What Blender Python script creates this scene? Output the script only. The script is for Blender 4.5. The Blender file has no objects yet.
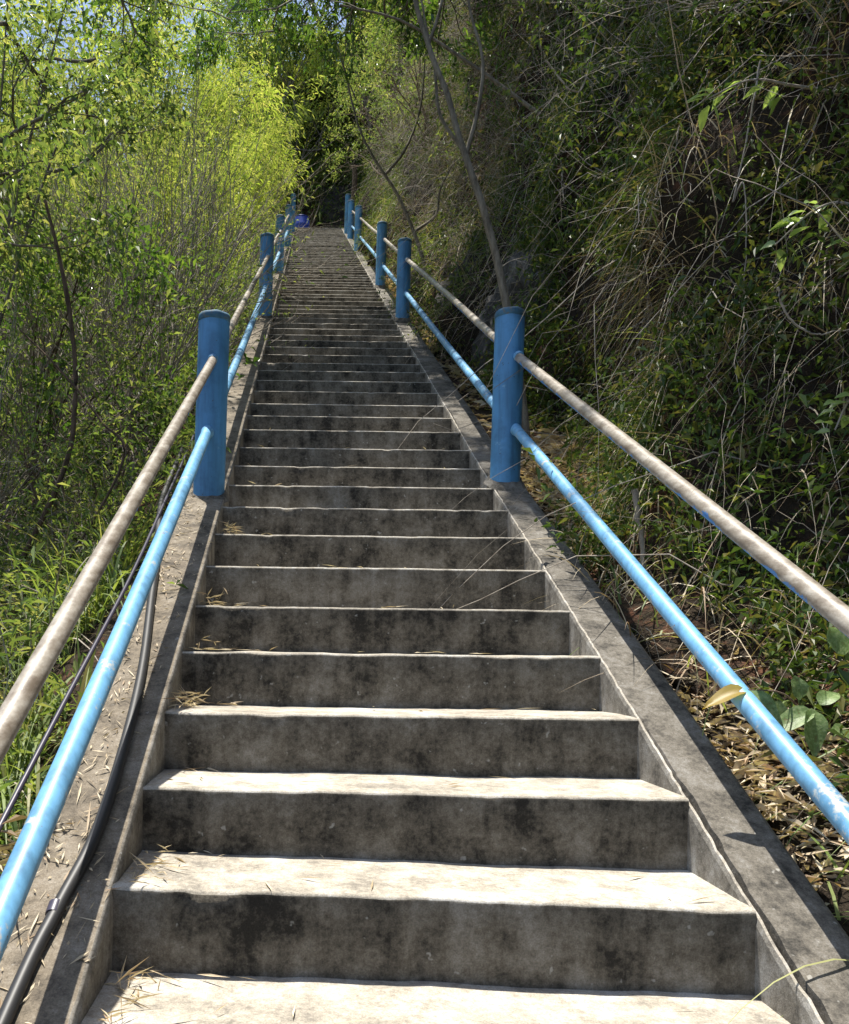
import bpy, math, random
import numpy as np
from mathutils import Vector
rng = np.random.default_rng(11)
random.seed(5)
sc = bpy.context.scene
COL = sc.collection
F = 850.0; PX, PY = 305.0, 650.0
CAM = np.array([-0.26, 0.0, 1.40])
ROLL = math.radians(0.6)

def P(px, py, D):
    """point seen at pixel px,py at depth D metres (measuring aid for sizes and positions)"""
    a, b = px-PX, py-PY
    c, s = math.cos(ROLL), math.sin(ROLL)
    a2 = a*c + b*s; b2 = -a*s + b*c
    return np.array([CAM[0]+a2/F*D, D, CAM[2]-b2/F*D])

# ------------------------------------------------------------------ helpers
def nrm(v):
    return v/np.maximum(np.linalg.norm(v, axis=-1, keepdims=True), 1e-9)
def _h(i, j, k, seed):
    v = np.sin(i*127.1+j*311.7+k*74.7+seed*53.3)*43758.5453
    return v-np.floor(v)
def vnoise(x, y, z=0.0, seed=0):
    x = np.asarray(x, float); y = np.asarray(y, float); z = np.asarray(z, float)+0*x
    i, j, k = np.floor(x), np.floor(y), np.floor(z)
    u, v, w = x-i, y-j, z-k
    u = u*u*(3-2*u); v = v*v*(3-2*v); w = w*w*(3-2*w)
    r = 0
    for a in (0, 1):
        for b in (0, 1):
            for c in (0, 1):
                r = r+_h(i+a, j+b, k+c, seed)*(u if a else 1-u)*(v if b else 1-v)*(w if c else 1-w)
    return r*2-1
def fbm(x, y, z=0.0, o=4, seed=0):
    r = 0; a = 1.0
    for q in range(o):
        r = r+a*vnoise(np.asarray(x)*2**q, np.asarray(y)*2**q, np.asarray(z)*2.0**q, seed+q*7); a *= .5
    return r

class MB:
    """collects vertices and faces, builds one mesh"""
    def __init__(s): s.v = []; s.q = []; s.t = []; s.n = 0; s.qm = []; s.tm = []
    def add(s, v, q=None, t=None, m=0):
        v = np.asarray(v, float).reshape(-1, 3); s.v.append(v)
        if q is not None and len(q):
            q = np.asarray(q).reshape(-1, 4)+s.n; s.q.append(q); s.qm.append(np.broadcast_to(np.asarray(m), (len(q),)))
        if t is not None and len(t):
            t = np.asarray(t).reshape(-1, 3)+s.n; s.t.append(t); s.tm.append(np.broadcast_to(np.asarray(m), (len(t),)))
        s.n += len(v); return s
    def build(s, name, mats, parent=None, smooth=True):
        me = bpy.data.meshes.new(name)
        V = np.concatenate(s.v) if s.v else np.zeros((0, 3))
        Q = np.concatenate(s.q) if s.q else np.zeros((0, 4), int)
        T = np.concatenate(s.t) if s.t else np.zeros((0, 3), int)
        me.vertices.add(len(V)); me.vertices.foreach_set('co', V.ravel())
        me.loops.add(Q.size+T.size); me.loops.foreach_set('vertex_index', np.concatenate([Q.ravel(), T.ravel()]).astype(np.int32))
        me.polygons.add(len(Q)+len(T))
        st = np.concatenate([np.arange(len(Q))*4, Q.size+np.arange(len(T))*3]).astype(np.int32)
        me.polygons.foreach_set('loop_start', st)
        mi = np.concatenate(s.qm+s.tm) if (s.qm or s.tm) else np.zeros(0)
        me.polygons.foreach_set('material_index', mi.astype(np.int32))
        me.polygons.foreach_set('use_smooth', np.full(len(Q)+len(T), smooth))
        me.update(calc_edges=True)
        if not isinstance(mats, (list, tuple)): mats = [mats]
        for m in mats: me.materials.append(m)
        o = bpy.data.objects.new(name, me); COL.objects.link(o)
        if parent is not None: o.parent = parent
        return o

def tag(o, label=None, cat=None, group=None, kind=None):
    if label: o['label'] = label
    if cat: o['category'] = cat
    if group: o['group'] = group
    if kind: o['kind'] = kind
    return o
def empty(name, loc=(0, 0, 0)):
    e = bpy.data.objects.new(name, None); COL.objects.link(e); e.location = loc; e.empty_display_size = .2
    return e
def local(pts, o):
    return np.asarray(pts, float)-np.array(o.location)

def tubes(mb, Pn, R, sides=4, m=0):
    """Pn [n,m,3] many polylines, R [n,m] radii"""
    Pn = np.asarray(Pn, float); R = np.asarray(R, float)
    n, k, _ = Pn.shape
    T = np.gradient(Pn, axis=1); T = nrm(T)
    ref = np.where(np.abs(T[..., 2:3]) > .9, np.array([1., 0, 0]), np.array([0, 0, 1.]))
    ref = np.broadcast_to(ref[:, :1], T.shape)
    A = nrm(np.cross(T, ref)); B = np.cross(T, A)
    a = np.arange(sides)/sides*2*math.pi
    V = Pn[:, :, None]+R[:, :, None, None]*(np.cos(a)[None, None, :, None]*A[:, :, None]+np.sin(a)[None, None, :, None]*B[:, :, None])
    idx = np.arange(n*k*sides).reshape(n, k, sides)
    q = np.stack([idx[:, :-1, :], np.roll(idx, -1, 2)[:, :-1, :], np.roll(idx, -1, 2)[:, 1:, :], idx[:, 1:, :]], -1).reshape(-1, 4)
    mb.add(V, q=q, m=m)
def tube(mb, pts, r, sides=8, m=0, cap=True):
    pts = np.asarray(pts, float); r = np.broadcast_to(np.asarray(r, float), (len(pts),))
    n0 = mb.n
    tubes(mb, pts[None], r[None], sides, m)
    if cap:
        for e, ring in ((0, 0), (len(pts)-1, len(pts)-1)):
            v = mb.v[-1 if e == 0 else -2][ring*sides:(ring+1)*sides] if False else None
        base = [x for x in mb.v][-1]
        for ring in (0, len(pts)-1):
            rv = base[ring*sides:(ring+1)*sides]
            c = rv.mean(0)
            tt = [(i, (i+1) % sides, sides) for i in range(sides)]
            if ring == 0: tt = [(b, a, c_) for a, b, c_ in tt]
            mb.add(np.vstack([rv, c]), t=tt, m=m)
def smoothline(pts, n):
    """Catmull-Rom through pts"""
    pts = np.asarray(pts, float); k = len(pts)
    p = np.vstack([2*pts[0]-pts[1], pts, 2*pts[-1]-pts[-2]])
    t = np.linspace(0, k-1-1e-6, n); i = t.astype(int); u = (t-i)[:, None]
    a, b, c, d = p[i], p[i+1], p[i+2], p[i+3]
    return .5*((2*b)+(-a+c)*u+(2*a-5*b+4*c-d)*u**2+(-a+3*b-3*c+d)*u**3)

def leaves(mb, B, D, L, W, m=0, fold=.25, droop=.15, up=None):
    """small folded leaves: base B, direction D, length L, width W"""
    B = np.asarray(B, float); n = len(B)
    if n == 0: return
    D = nrm(np.asarray(D, float))
    if up is None: up = np.array([0, 0, 1.])+rng.normal(0, .45, (n, 3))
    S = nrm(np.cross(D, up)); N = nrm(np.cross(S, D))
    L = np.broadcast_to(L, (n,))[:, None]; W = np.broadcast_to(W, (n,))[:, None]
    tip = B+D*L-np.array([0, 0, 1.])*L*droop
    mid = B+D*L*.42
    l = mid+S*W*.5+N*W*fold; r = mid-S*W*.5+N*W*fold
    V = np.stack([B, l, tip, r], 1)
    i = np.arange(n)[:, None]*4
    t = np.concatenate([i+np.array([0, 2, 1]), i+np.array([0, 3, 2])])
    mb.add(V, t=t, m=m)
def bigleaf(mb, b, d, L, W, m=0, up=(0, 0, 1), droop=.25, n=7):
    """one broad pointed leaf with a midrib fold and wavy rim"""
    b = np.array(b, float); d = nrm(np.array(d, float)); up = np.array(up, float)
    S = nrm(np.cross(d, up)); N = np.cross(S, d)
    rows = []
    for i in range(n+1):
        t = i/n
        w = W*.5*(math.sin(math.pi*min(1, t**.75))**.8)*(1 if 0 < i < n else 0)
        c = b+d*L*t-np.array([0, 0, 1])*L*droop*t*t
        wv = .06*W*math.sin(t*9+L*50)
        for s in (-1, -.5, 0, .5, 1):
            rows.append(c+S*w*s+N*(abs(s)*w*.35+wv*abs(s)))
    q = []
    for i in range(n):
        for j in range(4):
            q.append((i*5+j, i*5+j+1, i*5+j+6, i*5+j+5))
    mb.add(rows, q=q, m=m)

# ------------------------------------------------------------------ materials
def mat(name):
    m = bpy.data.materials.new(name); m.use_nodes = True
    nt = m.node_tree; nt.nodes.clear()
    out = nt.nodes.new('ShaderNodeOutputMaterial')
    return m, nt, out
def N(nt, t, **kw):
    n = nt.nodes.new('ShaderNode'+t)
    for k, v in kw.items():
        if k in n.inputs.keys() if not k.startswith('_') else False: n.inputs[k].default_value = v
        else: setattr(n, k.lstrip('_'), v)
    return n
def noise(nt, vec, scale, detail=6, rough=.6, dist=0):
    n = nt.nodes.new('ShaderNodeTexNoise'); n.inputs['Scale'].default_value = scale
    n.inputs['Detail'].default_value = detail; n.inputs['Roughness'].default_value = rough; n.inputs['Distortion'].default_value = dist
    nt.links.new(vec, n.inputs['Vector']); return n.outputs['Fac']
def ramp(nt, fac, stops):
    r = nt.nodes.new('ShaderNodeValToRGB'); e = r.color_ramp.elements
    while len(e) < len(stops): e.new(.5)
    for i, (p, c) in enumerate(stops):
        e[i].position = p; e[i].color = (c if len(c) == 4 else (*c, 1)) if isinstance(c, tuple) else (c, c, c, 1)
    nt.links.new(fac, r.inputs['Fac']); return r.outputs['Color']
def mix(nt, fac, a, b, mode='MIX'):
    n = nt.nodes.new('ShaderNodeMix'); n.data_type = 'RGBA'; n.blend_type = mode
    for sck, v in ((n.inputs[0], fac), (n.inputs[6], a), (n.inputs[7], b)):
        if isinstance(v, (int, float)): sck.default_value = v
        elif isinstance(v, tuple): sck.default_value = (*v, 1)
        else: nt.links.new(v, sck)
    return n.outputs[2]
def coords(nt, scale=(1, 1, 1), kind='Object'):
    tc = nt.nodes.new('ShaderNodeTexCoord') if kind == 'Object' else nt.nodes.new('ShaderNodeNewGeometry')
    mp = nt.nodes.new('ShaderNodeMapping'); mp.inputs['Scale'].default_value = scale
    nt.links.new(tc.outputs['Object' if kind == 'Object' else 'Position'], mp.inputs['Vector']); return mp.outputs['Vector']
def principled(nt, out, color, rough=.7, spec=.5, bump=None, bstr=.3, bdist=.01, metal=0):
    p = nt.nodes.new('ShaderNodeBsdfPrincipled')
    if isinstance(color, tuple): p.inputs['Base Color'].default_value = (*color, 1)
    else: nt.links.new(color, p.inputs['Base Color'])
    if isinstance(rough, (int, float)): p.inputs['Roughness'].default_value = rough
    else: nt.links.new(rough, p.inputs['Roughness'])
    p.inputs['Specular IOR Level'].default_value = spec; p.inputs['Metallic'].default_value = metal
    if bump is not None:
        b = nt.nodes.new('ShaderNodeBump'); b.inputs['Strength'].default_value = bstr; b.inputs['Distance'].default_value = bdist
        nt.links.new(bump, b.inputs['Height']); nt.links.new(b.outputs[0], p.inputs['Normal'])
    if out is not None: nt.links.new(p.outputs[0], out.inputs['Surface'])
    return p

def m_concrete(name, light, dark, lo, hi, streak=False, scale=1.0):
    m, nt, out = mat(name)
    v = coords(nt, kind='World')
    a = noise(nt, v, 2.6*scale, 8, .68, .4); b = noise(nt, v, 11*scale, 8, .7); c = noise(nt, v, 70, 5, .7); g = noise(nt, v, 300, 3, .6)
    mx = mix(nt, .58, a, b); mx = mix(nt, .25, mx, c)
    if streak:
        vs = coords(nt, (9, 9, 1.2), 'World'); s = noise(nt, vs, 1.6, 5, .6); mx = mix(nt, .22, mx, s)
    f = ramp(nt, mx, [(lo, 0.0), (hi, 1.0)])
    mid = tuple((l*.5+d*.5)*w for l, d, w in zip(light, dark, (1.05, 1, .92)))
    colr = ramp(nt, f, [(0, dark), (.5, mid), (1, light)])
    gg = ramp(nt, g, [(.3, .72), (.7, 1.2)])
    colr = mix(nt, 1.0, colr, gg, 'MULTIPLY')
    sp = ramp(nt, noise(nt, v, 45, 2, .5), [(.70, 0.0), (.76, 1.0)])
    colr = mix(nt, mix(nt, .45, (0, 0, 0), sp), colr, (.5, .49, .45))
    h = mix(nt, .5, b, c); h = mix(nt, .3, h, g)
    principled(nt, out, colr, .93, .25, h, .55, .006)
    return m
M = {}
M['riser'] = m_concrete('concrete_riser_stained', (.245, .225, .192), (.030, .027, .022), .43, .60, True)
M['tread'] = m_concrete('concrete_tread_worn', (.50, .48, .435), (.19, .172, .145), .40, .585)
M['kerb'] = m_concrete('concrete_kerb_grey', (.25, .237, .215), (.045, .042, .037), .42, .61)
M['kerb_in'] = m_concrete('concrete_kerb_side', (.36, .35, .325), (.05, .047, .043), .40, .60, True)
M['dirty'] = m_concrete('concrete_kerb_dirty', (.31, .275, .225), (.07, .06, .048), .41, .63)

def m_paint(name, base, worn, amount, rust=(.18, .10, .06), rough=.4, top=None):
    m, nt, out = mat(name)
    v = coords(nt, kind='World')
    a = noise(nt, v, 14, 6, .65); b = noise(nt, v, 60, 4, .6)
    f = ramp(nt, mix(nt, .35, a, b), [(amount-.03, 1.0), (amount+.03, 0.0)])
    c0 = mix(nt, ramp(nt, noise(nt, v, 5, 4), [(.3, 0.), (.7, 1.)]), base, tuple(x*.72 for x in base))
    st = ramp(nt, noise(nt, coords(nt, (30, 30, 2.5), 'World'), 1, 4), [(.45, 1.0), (.75, .6)])
    c0 = mix(nt, 1, c0, st, 'MULTIPLY')
    gr = ramp(nt, noise(nt, v, 3.2, 7, .7), [(.36, .72), (.52, 1.08)]); c0 = mix(nt, 1, c0, gr, 'MULTIPLY')
    c = mix(nt, f, c0, worn)
    c = mix(nt, ramp(nt, noise(nt, v, 38, 3), [(.69, 0.), (.73, 1.)]), c, rust)
    principled(nt, out, c, rough, .5, b, .12, .003)
    return m
M['post'] = m_paint('blue_post_paint', (.085, .28, .54), (.18, .36, .52), .36, (.05, .06, .07), .5)
M['post_top'] = m_paint('weathered_post_top', (.05, .16, .27), (.10, .13, .14), .44, (.05, .05, .05), .75)
M['lowrail'] = m_paint('light_blue_rail_paint', (.17, .42, .68), (.42, .44, .42), .40, (.22, .12, .08), .42)
def m_toprail():
    m, nt, out = mat('worn_tan_rail_paint')
    g = nt.nodes.new('ShaderNodeNewGeometry'); sx = nt.nodes.new('ShaderNodeSeparateXYZ'); nt.links.new(g.outputs['Normal'], sx.inputs[0])
    v = coords(nt, kind='World')
    a = noise(nt, v, 16, 6, .65); b = noise(nt, v, 90, 4, .7)
    lo = noise(nt, coords(nt, (12, 3, 12), 'World'), 3, 5, .6)
    ad = nt.nodes.new('ShaderNodeMath'); ad.operation = 'MULTIPLY_ADD'; nt.links.new(sx.outputs[2], ad.inputs[0]); ad.inputs[1].default_value = .30
    nt.links.new(a, ad.inputs[2])
    f = ramp(nt, ad.outputs[0], [(.33, 1.), (.36, 0.)])
    c = ramp(nt, mix(nt, .25, lo, b), [(.36, (.15, .12, .09)), (.5, (.27, .235, .19)), (.64, (.42, .385, .33))])
    c = mix(nt, f, c, (.05, .22, .58))
    principled(nt, out, c, .42, .5, b, .2, .003)
    return m
M['toprail'] = m_toprail()

def m_leaf(name, cols, rough=.45, trans=.4, dry=None, tcol=1.5, spec=.4):
    m, nt, out = mat(name)
    g = nt.nodes.new('ShaderNodeNewGeometry')
    n = len(cols)
    stops = [((i+.0)/max(1, n-1), c) for i, c in enumerate(cols)]
    c = ramp(nt, g.outputs['Random Per Island'], stops)
    big = noise(nt, coords(nt, kind='World'), 1.1, 3)
    c = mix(nt, 1, c, ramp(nt, big, [(.3, .7), (.7, 1.25)]), 'MULTIPLY')
    p = principled(nt, None, c, rough, spec)
    t = nt.nodes.new('ShaderNodeBsdfTranslucent')
    tc = mix(nt, 1, c, (tcol*1.05, tcol, tcol*.45), 'MULTIPLY'); nt.links.new(tc, t.inputs['Color'])
    s = nt.nodes.new('ShaderNodeMixShader'); s.inputs[0].default_value = trans
    nt.links.new(p.outputs[0], s.inputs[1]); nt.links.new(t.outputs[0], s.inputs[2]); nt.links.new(s.outputs[0], out.inputs['Surface'])
    return m
M['leaf_dark'] = m_leaf('glossy_dark_leaf', [(.045, .10, .022), (.07, .145, .03), (.11, .19, .04), (.16, .24, .05)], .33, .45, spec=.6)
M['leaf_mid'] = m_leaf('mid_green_leaf', [(.07, .12, .04), (.12, .19, .06), (.19, .26, .085), (.29, .31, .14)], .42, .48)
M['leaf_lime'] = m_leaf('lime_bamboo_leaf', [(.18, .27, .055), (.30, .40, .09), (.40, .48, .15), (.50, .50, .24)], .45, .55)
M['leaf_bank'] = m_leaf('bank_leaf', [(.04, .08, .018), (.065, .115, .024), (.10, .15, .03), (.16, .15, .05)], .45, .32)
M['leaf_yellow'] = m_leaf('yellow_leaf', [(.34, .27, .06), (.36, .27, .07), (.33, .20, .06)], .45, .45)
M['leaf_pale'] = m_leaf('pale_big_leaf', [(.24, .34, .12), (.30, .42, .16), (.18, .30, .10)], .4, .4, spec=.6)
M['leaf_edge'] = m_leaf('glossy_pale_leaf', [(.22, .32, .10), (.30, .42, .16), (.18, .30, .10)], .32, .45, spec=.7)
M['grass'] = m_leaf('grass_blade', [(.11, .17, .05), (.18, .26, .07), (.25, .32, .10), (.36, .33, .18)], .5, .4)
M['dry'] = m_leaf('dry_leaf', [(.34, .24, .15), (.58, .48, .34), (.74, .67, .53), (.46, .31, .19), (.70, .62, .48)], .7, .2, tcol=1.1)
M['straw'] = m_leaf('dry_straw', [(.34, .26, .16), (.52, .43, .29), (.62, .54, .40), (.26, .17, .10)], .7, .15, tcol=1.1)
def m_broad():
    m, nt, out = mat('pale_broad_leaf')
    v = coords(nt, kind='World'); a = noise(nt, v, 35, 5, .7); b = noise(nt, coords(nt, (1, 1, 1), 'World'), 140, 3, .6)
    c = ramp(nt, mix(nt, .4, a, b), [(.34, (.16, .17, .06)), (.46, (.17, .27, .09)), (.6, (.30, .40, .17)), (.72, (.40, .42, .20))])
    p = principled(nt, None, c, .45, .45, b, .4, .003); t = nt.nodes.new('ShaderNodeBsdfTranslucent'); nt.links.new(c, t.inputs['Color'])
    s_ = nt.nodes.new('ShaderNodeMixShader'); s_.inputs[0].default_value = .4
    nt.links.new(p.outputs[0], s_.inputs[1]); nt.links.new(t.outputs[0], s_.inputs[2]); nt.links.new(s_.outputs[0], out.inputs['Surface']); return m
M['leaf_pale'] = m_broad()
def m_bark(name, a, b, sc_=30):
    m, nt, out = mat(name)
    v = coords(nt, (1, 1, .35), 'World'); n1 = noise(nt, v, sc_, 6, .7)
    principled(nt, out, ramp(nt, n1, [(.35, a), (.65, b)]), .9, .2, n1, .5, .01); return m
M['bark'] = m_bark('grey_brown_bark', (.09, .075, .055), (.26, .23, .18))
M['bark_dark'] = m_bark('dark_bark', (.05, .035, .025), (.16, .11, .075))
M['culm'] = m_bark('green_culm', (.12, .15, .05), (.25, .24, .10), 20)
M['twig'] = m_bark('pale_dry_twig', (.20, .165, .13), (.42, .38, .32), 25)
M['twig_brown'] = m_bark('brown_dry_twig', (.12, .085, .06), (.27, .20, .15), 25)
def m_soil():
    m, nt, out = mat('soil_and_humus')
    v = coords(nt, kind='World')
    a = noise(nt, v, 1.3, 6, .65); b = noise(nt, v, 18, 6, .7); c = noise(nt, v, 90, 3)
    col = ramp(nt, mix(nt, .5, a, b), [(.36, (.022, .018, .013)), (.52, (.045, .034, .024)), (.62, (.15, .07, .042)), (.74, (.17, .12, .08))])
    principled(nt, out, col, .97, .1, mix(nt, .4, b, c), .9, .05); return m
M['soil'] = m_soil()
def m_rock(name, a, b):
    m, nt, out = mat(name)
    v = coords(nt, kind='World')
    n1 = noise(nt, v, 3, 8, .7, 1.0); n2 = noise(nt, v, 25, 6, .7)
    principled(nt, out, ramp(nt, mix(nt, .4, n1, n2), [(.36, a), (.5, tuple((x+y)/2.6 for x, y in zip(a, b))), (.64, b)]), .92, .25, mix(nt, .5, n1, n2), .9, .05); return m
M['rock'] = m_rock('grey_rock', (.025, .022, .02), (.20, .19, .175))
M['rock_dark'] = m_rock('dark_rock', (.015, .013, .012), (.10, .09, .08))
def m_plain(name, c, rough=.5, spec=.5):
    m, nt, out = mat(name); v = coords(nt, kind='World'); n1 = noise(nt, v, 25, 5)
    principled(nt, out, mix(nt, n1, c, tuple(x*.6 for x in c)), rough, spec, n1, .1, .002); return m
M['cable'] = m_plain('black_cable_sheath', (.03, .03, .032), .5)
M['cable2'] = m_plain('purple_black_cable_sheath', (.05, .045, .075), .4)
M['barrel'] = m_plain('blue_plastic_barrel', (.03, .08, .55), .35)
M['barrel_lid'] = m_plain('dark_blue_plastic', (.02, .05, .35), .4)

# ------------------------------------------------------------------ the slope
T0 = .30; D0 = 1.671; Z0 = CAM[2]-.49
YK9 = D0+9*T0; ZK9 = Z0+.532*9*T0
KTOP = 74; YTOP = D0+KTOP*T0
def S(y):
    y = np.asarray(y, float)
    yy = np.minimum(y, YTOP)
    return np.where(yy < YK9, Z0+.532*(yy-D0), ZK9+.56*(yy-YK9))
HW = .632
def smooth(a, b, x):
    t = np.clip((np.asarray(x, float)-a)/(b-a), 0, 1); return t*t*(3-2*t)
def G(x, y):
    x = np.asarray(x, float); y = np.asarray(y, float)
    base = S(y)
    n1 = fbm(x*.45, y*.45, 0, 4, 3); n2 = fbm(x*2.1, y*2.1, 0, 3, 9)
    # right bank
    u = x-.80
    toe = .75-.45*smooth(2.5, 6, y)+.25*fbm(y*.6, y*0+3, 0, 2, 5)
    toe = np.maximum(toe, .15)
    st = np.clip(u-toe, 0, 2.0)
    r = -.13+.22*np.clip(u, 0, 1e9)*(u < toe)+.22*toe*(u >= toe)+3.6*st+.35*np.clip(u-toe-2.0, 0, 1e9)
    r = r+np.clip(u, 0, 1)*(.28*n1+.13*n2)
    # left bank
    w = -.86-x
    l = -.25-.75*np.clip(w, 0, 1.5)-.12*np.clip(w-1.5, 0, 1e9)+np.clip(w, 0, 1)*(.35*n1+.10*n2)
    z = base+np.where(x > .80, r, np.where(x < -.86, l, -.55))
    # upper wall beyond the landing
    back = np.clip(y-26.3+.8*n1, 0, 1e9)
    bk = 2.2*np.clip(back, 0, 4.5)+.3*np.clip(back-4.5, 0, 1e9)
    z = z+bk*smooth(-6.5, -2.0, x)
    far = np.clip(y-26.3, 0, 1e9); z = z+.30*far*(1-smooth(-6.5, -2.0, x))
    # under the landing
    pad = (np.abs(x) < 1.6) & (y > YTOP-.1) & (y < 26.3)
    z = np.where(pad, S(y)-.15, z)
    return z

def axis(segs):
    a = [segs[0][0]]
    for s0, s1, d in segs:
        n = max(1, int(round((s1-s0)/d))); a += list(np.linspace(s0, s1, n+1)[1:])
    return np.array(a)
xs = axis([(-70, -20, 5), (-20, -6, .8), (-6, -2, .2), (-2, -.86, .07), (-.86, -.85, .01), (-.85, .79, .41), (.79, .80, .01), (.80, 4.4, .07), (4.4, 8, .3), (8, 20, 1), (20, 70, 5)])
ys = axis([(-40, -4, 3), (-4, 0, .4), (0, 10, .09), (10, 30, .16), (30, 40, 1), (40, 90, 5)])
X, Y = np.meshgrid(xs, ys, indexing='ij')
Z = G(X, Y)
jx = np.where((X > 1.0) & (X < 6), .06*vnoise(X*8, Y*8, Z*8, 55)+.14*vnoise(X*3, Y*3, Z*3, 21)+.34*vnoise(X*.9, Y*1.2, Z*1.4, 33), 0)
mb = MB(); idx = np.arange(X.size).reshape(X.shape)
mb.add(np.stack([X+jx, Y, Z], -1), q=np.stack([idx[:-1, :-1], idx[1:, :-1], idx[1:, 1:], idx[:-1, 1:]], -1))
tag(mb.build('ground', M['soil']), kind='structure')

# ------------------------------------------------------------------ staircase
st = tag(empty('staircase', (0, D0, float(Z0))), 'long steep flight of weathered concrete steps climbing the hillside between two blue railings', 'staircase')
nx = 44
def zk(k): return float(S(D0+k*T0)) if k >= -30 else 0
nx = 80; xx = np.linspace(-HW-.003, HW+.003, nx)
for k in range(-8, KTOP+1):
    y0 = D0+k*T0; z1 = zk(k); z0 = zk(k-1)
    y1 = y0+T0+.012 if k < KTOP else 26.25
    tilt = .037 if k <= 0 else {1: .014, 2: .008}.get(k, .004)
    ptilt = .037 if k-1 <= 0 else {1: .014, 2: .008}.get(k-1, .004)
    rv = rng.uniform(-.004, .004); off = rng.uniform(-.012, .012) if k > 1 else 0
    prof = [(0, 'b', -.05), (0, 'b', .03), (0, 't', -.05), (0, 't', -.012), (.001, 't', -.006), (.003, 't', -.002), (.008, 't', 0), (.05, 't', .0), (.16, 't', .0), (None, 't', 0)]
    V = []
    wob = .003*vnoise(xx*2.3, xx*0+k*7.1, 0, 4)+.003*vnoise(xx*9, xx*0+k*3.3, 0, 6)+.002*vnoise(xx*30, xx*0+k*3.3, 0, 8)
    chip = np.clip(vnoise(xx*17, xx*0+k*5.7, 0, 12)-.6, 0, 1)*.010
    for (dy, ref, dz) in prof:
        yy = (y0+dy if dy is not None else y1)+(wob+off*.6 if dy is not None else 0)
        if ref == 'b': zz = z0+dz-ptilt*xx/(2*HW)
        else: zz = z1+dz-tilt*xx/(2*HW)+rv+.5*wob-(chip if (dy is not None and .0005 < dy < .02) else 0)
        if dy is not None and .0005 < dy < .02: yy = yy+chip
        if k > 0 or True:
            zz = zz+(.003*vnoise(xx*5, xx*0+(dy or .3)*9+k, 0, 14) if dy is None or dy >= .05 else 0)
        V.append(np.stack([xx, yy+0*xx, zz], -1))
    V = np.array(V); nr = len(prof)
    idx = np.arange(nr*nx).reshape(nr, nx)
    q = np.stack([idx[:-1, :-1], idx[:-1, 1:], idx[1:, 1:], idx[1:, :-1]], -1)
    sw = 4
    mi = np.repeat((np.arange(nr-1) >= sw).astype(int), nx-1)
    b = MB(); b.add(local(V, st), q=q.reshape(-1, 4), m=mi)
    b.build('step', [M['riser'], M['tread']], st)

def kerb(side, width, mats, label):
    """sloping kerb; its side face towards the steps is followed by a ragged mortar ridge"""
    n = 900
    t = np.linspace(0, 1, n); y = np.where(t < .5, -1.2+t*2*7.2, 6+(t-.5)*2*(YTOP+2.2-6))
    top = S(y)+(.014 if side < 0 else -.006)
    if side > 0: top = top-.022*np.clip((2.8-y)/1.2, 0, 1.4)
    else: top = top+.012*np.clip((2.2-y)/1.2, 0, 1)
    top = top+.006*vnoise(y*1.7, y*0, 0, 40)
    c = (.7 if side > 0 else .4)*(.0012*vnoise(y*9, y*0, 0, 41)+.003*vnoise(y*45, y*0, 0, 42)+.002*vnoise(y*110, y*0, 0, 43))
    cr = np.clip(.9*np.clip(vnoise(y*1.9, y*0+2, 0, 44)-.25, 0, 1)+1.1*(1-smooth(1.95, 2.1, y)), 0, 1.1)*(side > 0)
    gap = .001+.009*cr+.004*vnoise(y*22, y*0, 0, 45)*cr
    a = HW; W = width
    cols = [(a, top-.75), (a+.001*c, top-.06), (a+.4*c, top-.014), (a+.004+c*.6, top-.001+c*.5), (a+.009+c, top+.001), (a+.010+c, top-.03*cr-.001),
            (a+.011+gap+c, top-.03*cr-.001), (a+.014+gap+c*.8, top), (a+.05, top+.002), (a+W*.6, top+.002+.003*vnoise(y*6, y*0, 0, 49)), (a+W-.012, top+.001), (a+W-.003, top-.004), (a+W, top-.016), (a+W+.01, top-.75)]
    V = np.array([np.stack([side*(p+0*y), y, z+0*y], -1) for p, z in cols])
    nr = len(cols); idx = np.arange(nr*n).reshape(nr, n)
    q = np.stack([idx[:-1, :-1], idx[1:, :-1], idx[1:, 1:], idx[:-1, 1:]], -1)
    if side < 0: q = q[..., ::-1]
    mi = np.repeat(np.array([1, 1, 1, 2, 1]+[0]*(nr-6)), n-1)
    b = MB(); b.add(local(V, st), q=q.reshape(-1, 4), m=mi)
    o = b.build('kerb', mats, st, False); o['label'] = label
    return o
kerb(1, .165, [M['kerb'], M['kerb_in'], M['tread']], 'bare grey kerb with a cracked inner edge')
kerb(-1, .185, [M['dirty'], M['kerb_in'], M['kerb']], 'broad dusty kerb with a cable lying on it')

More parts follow.
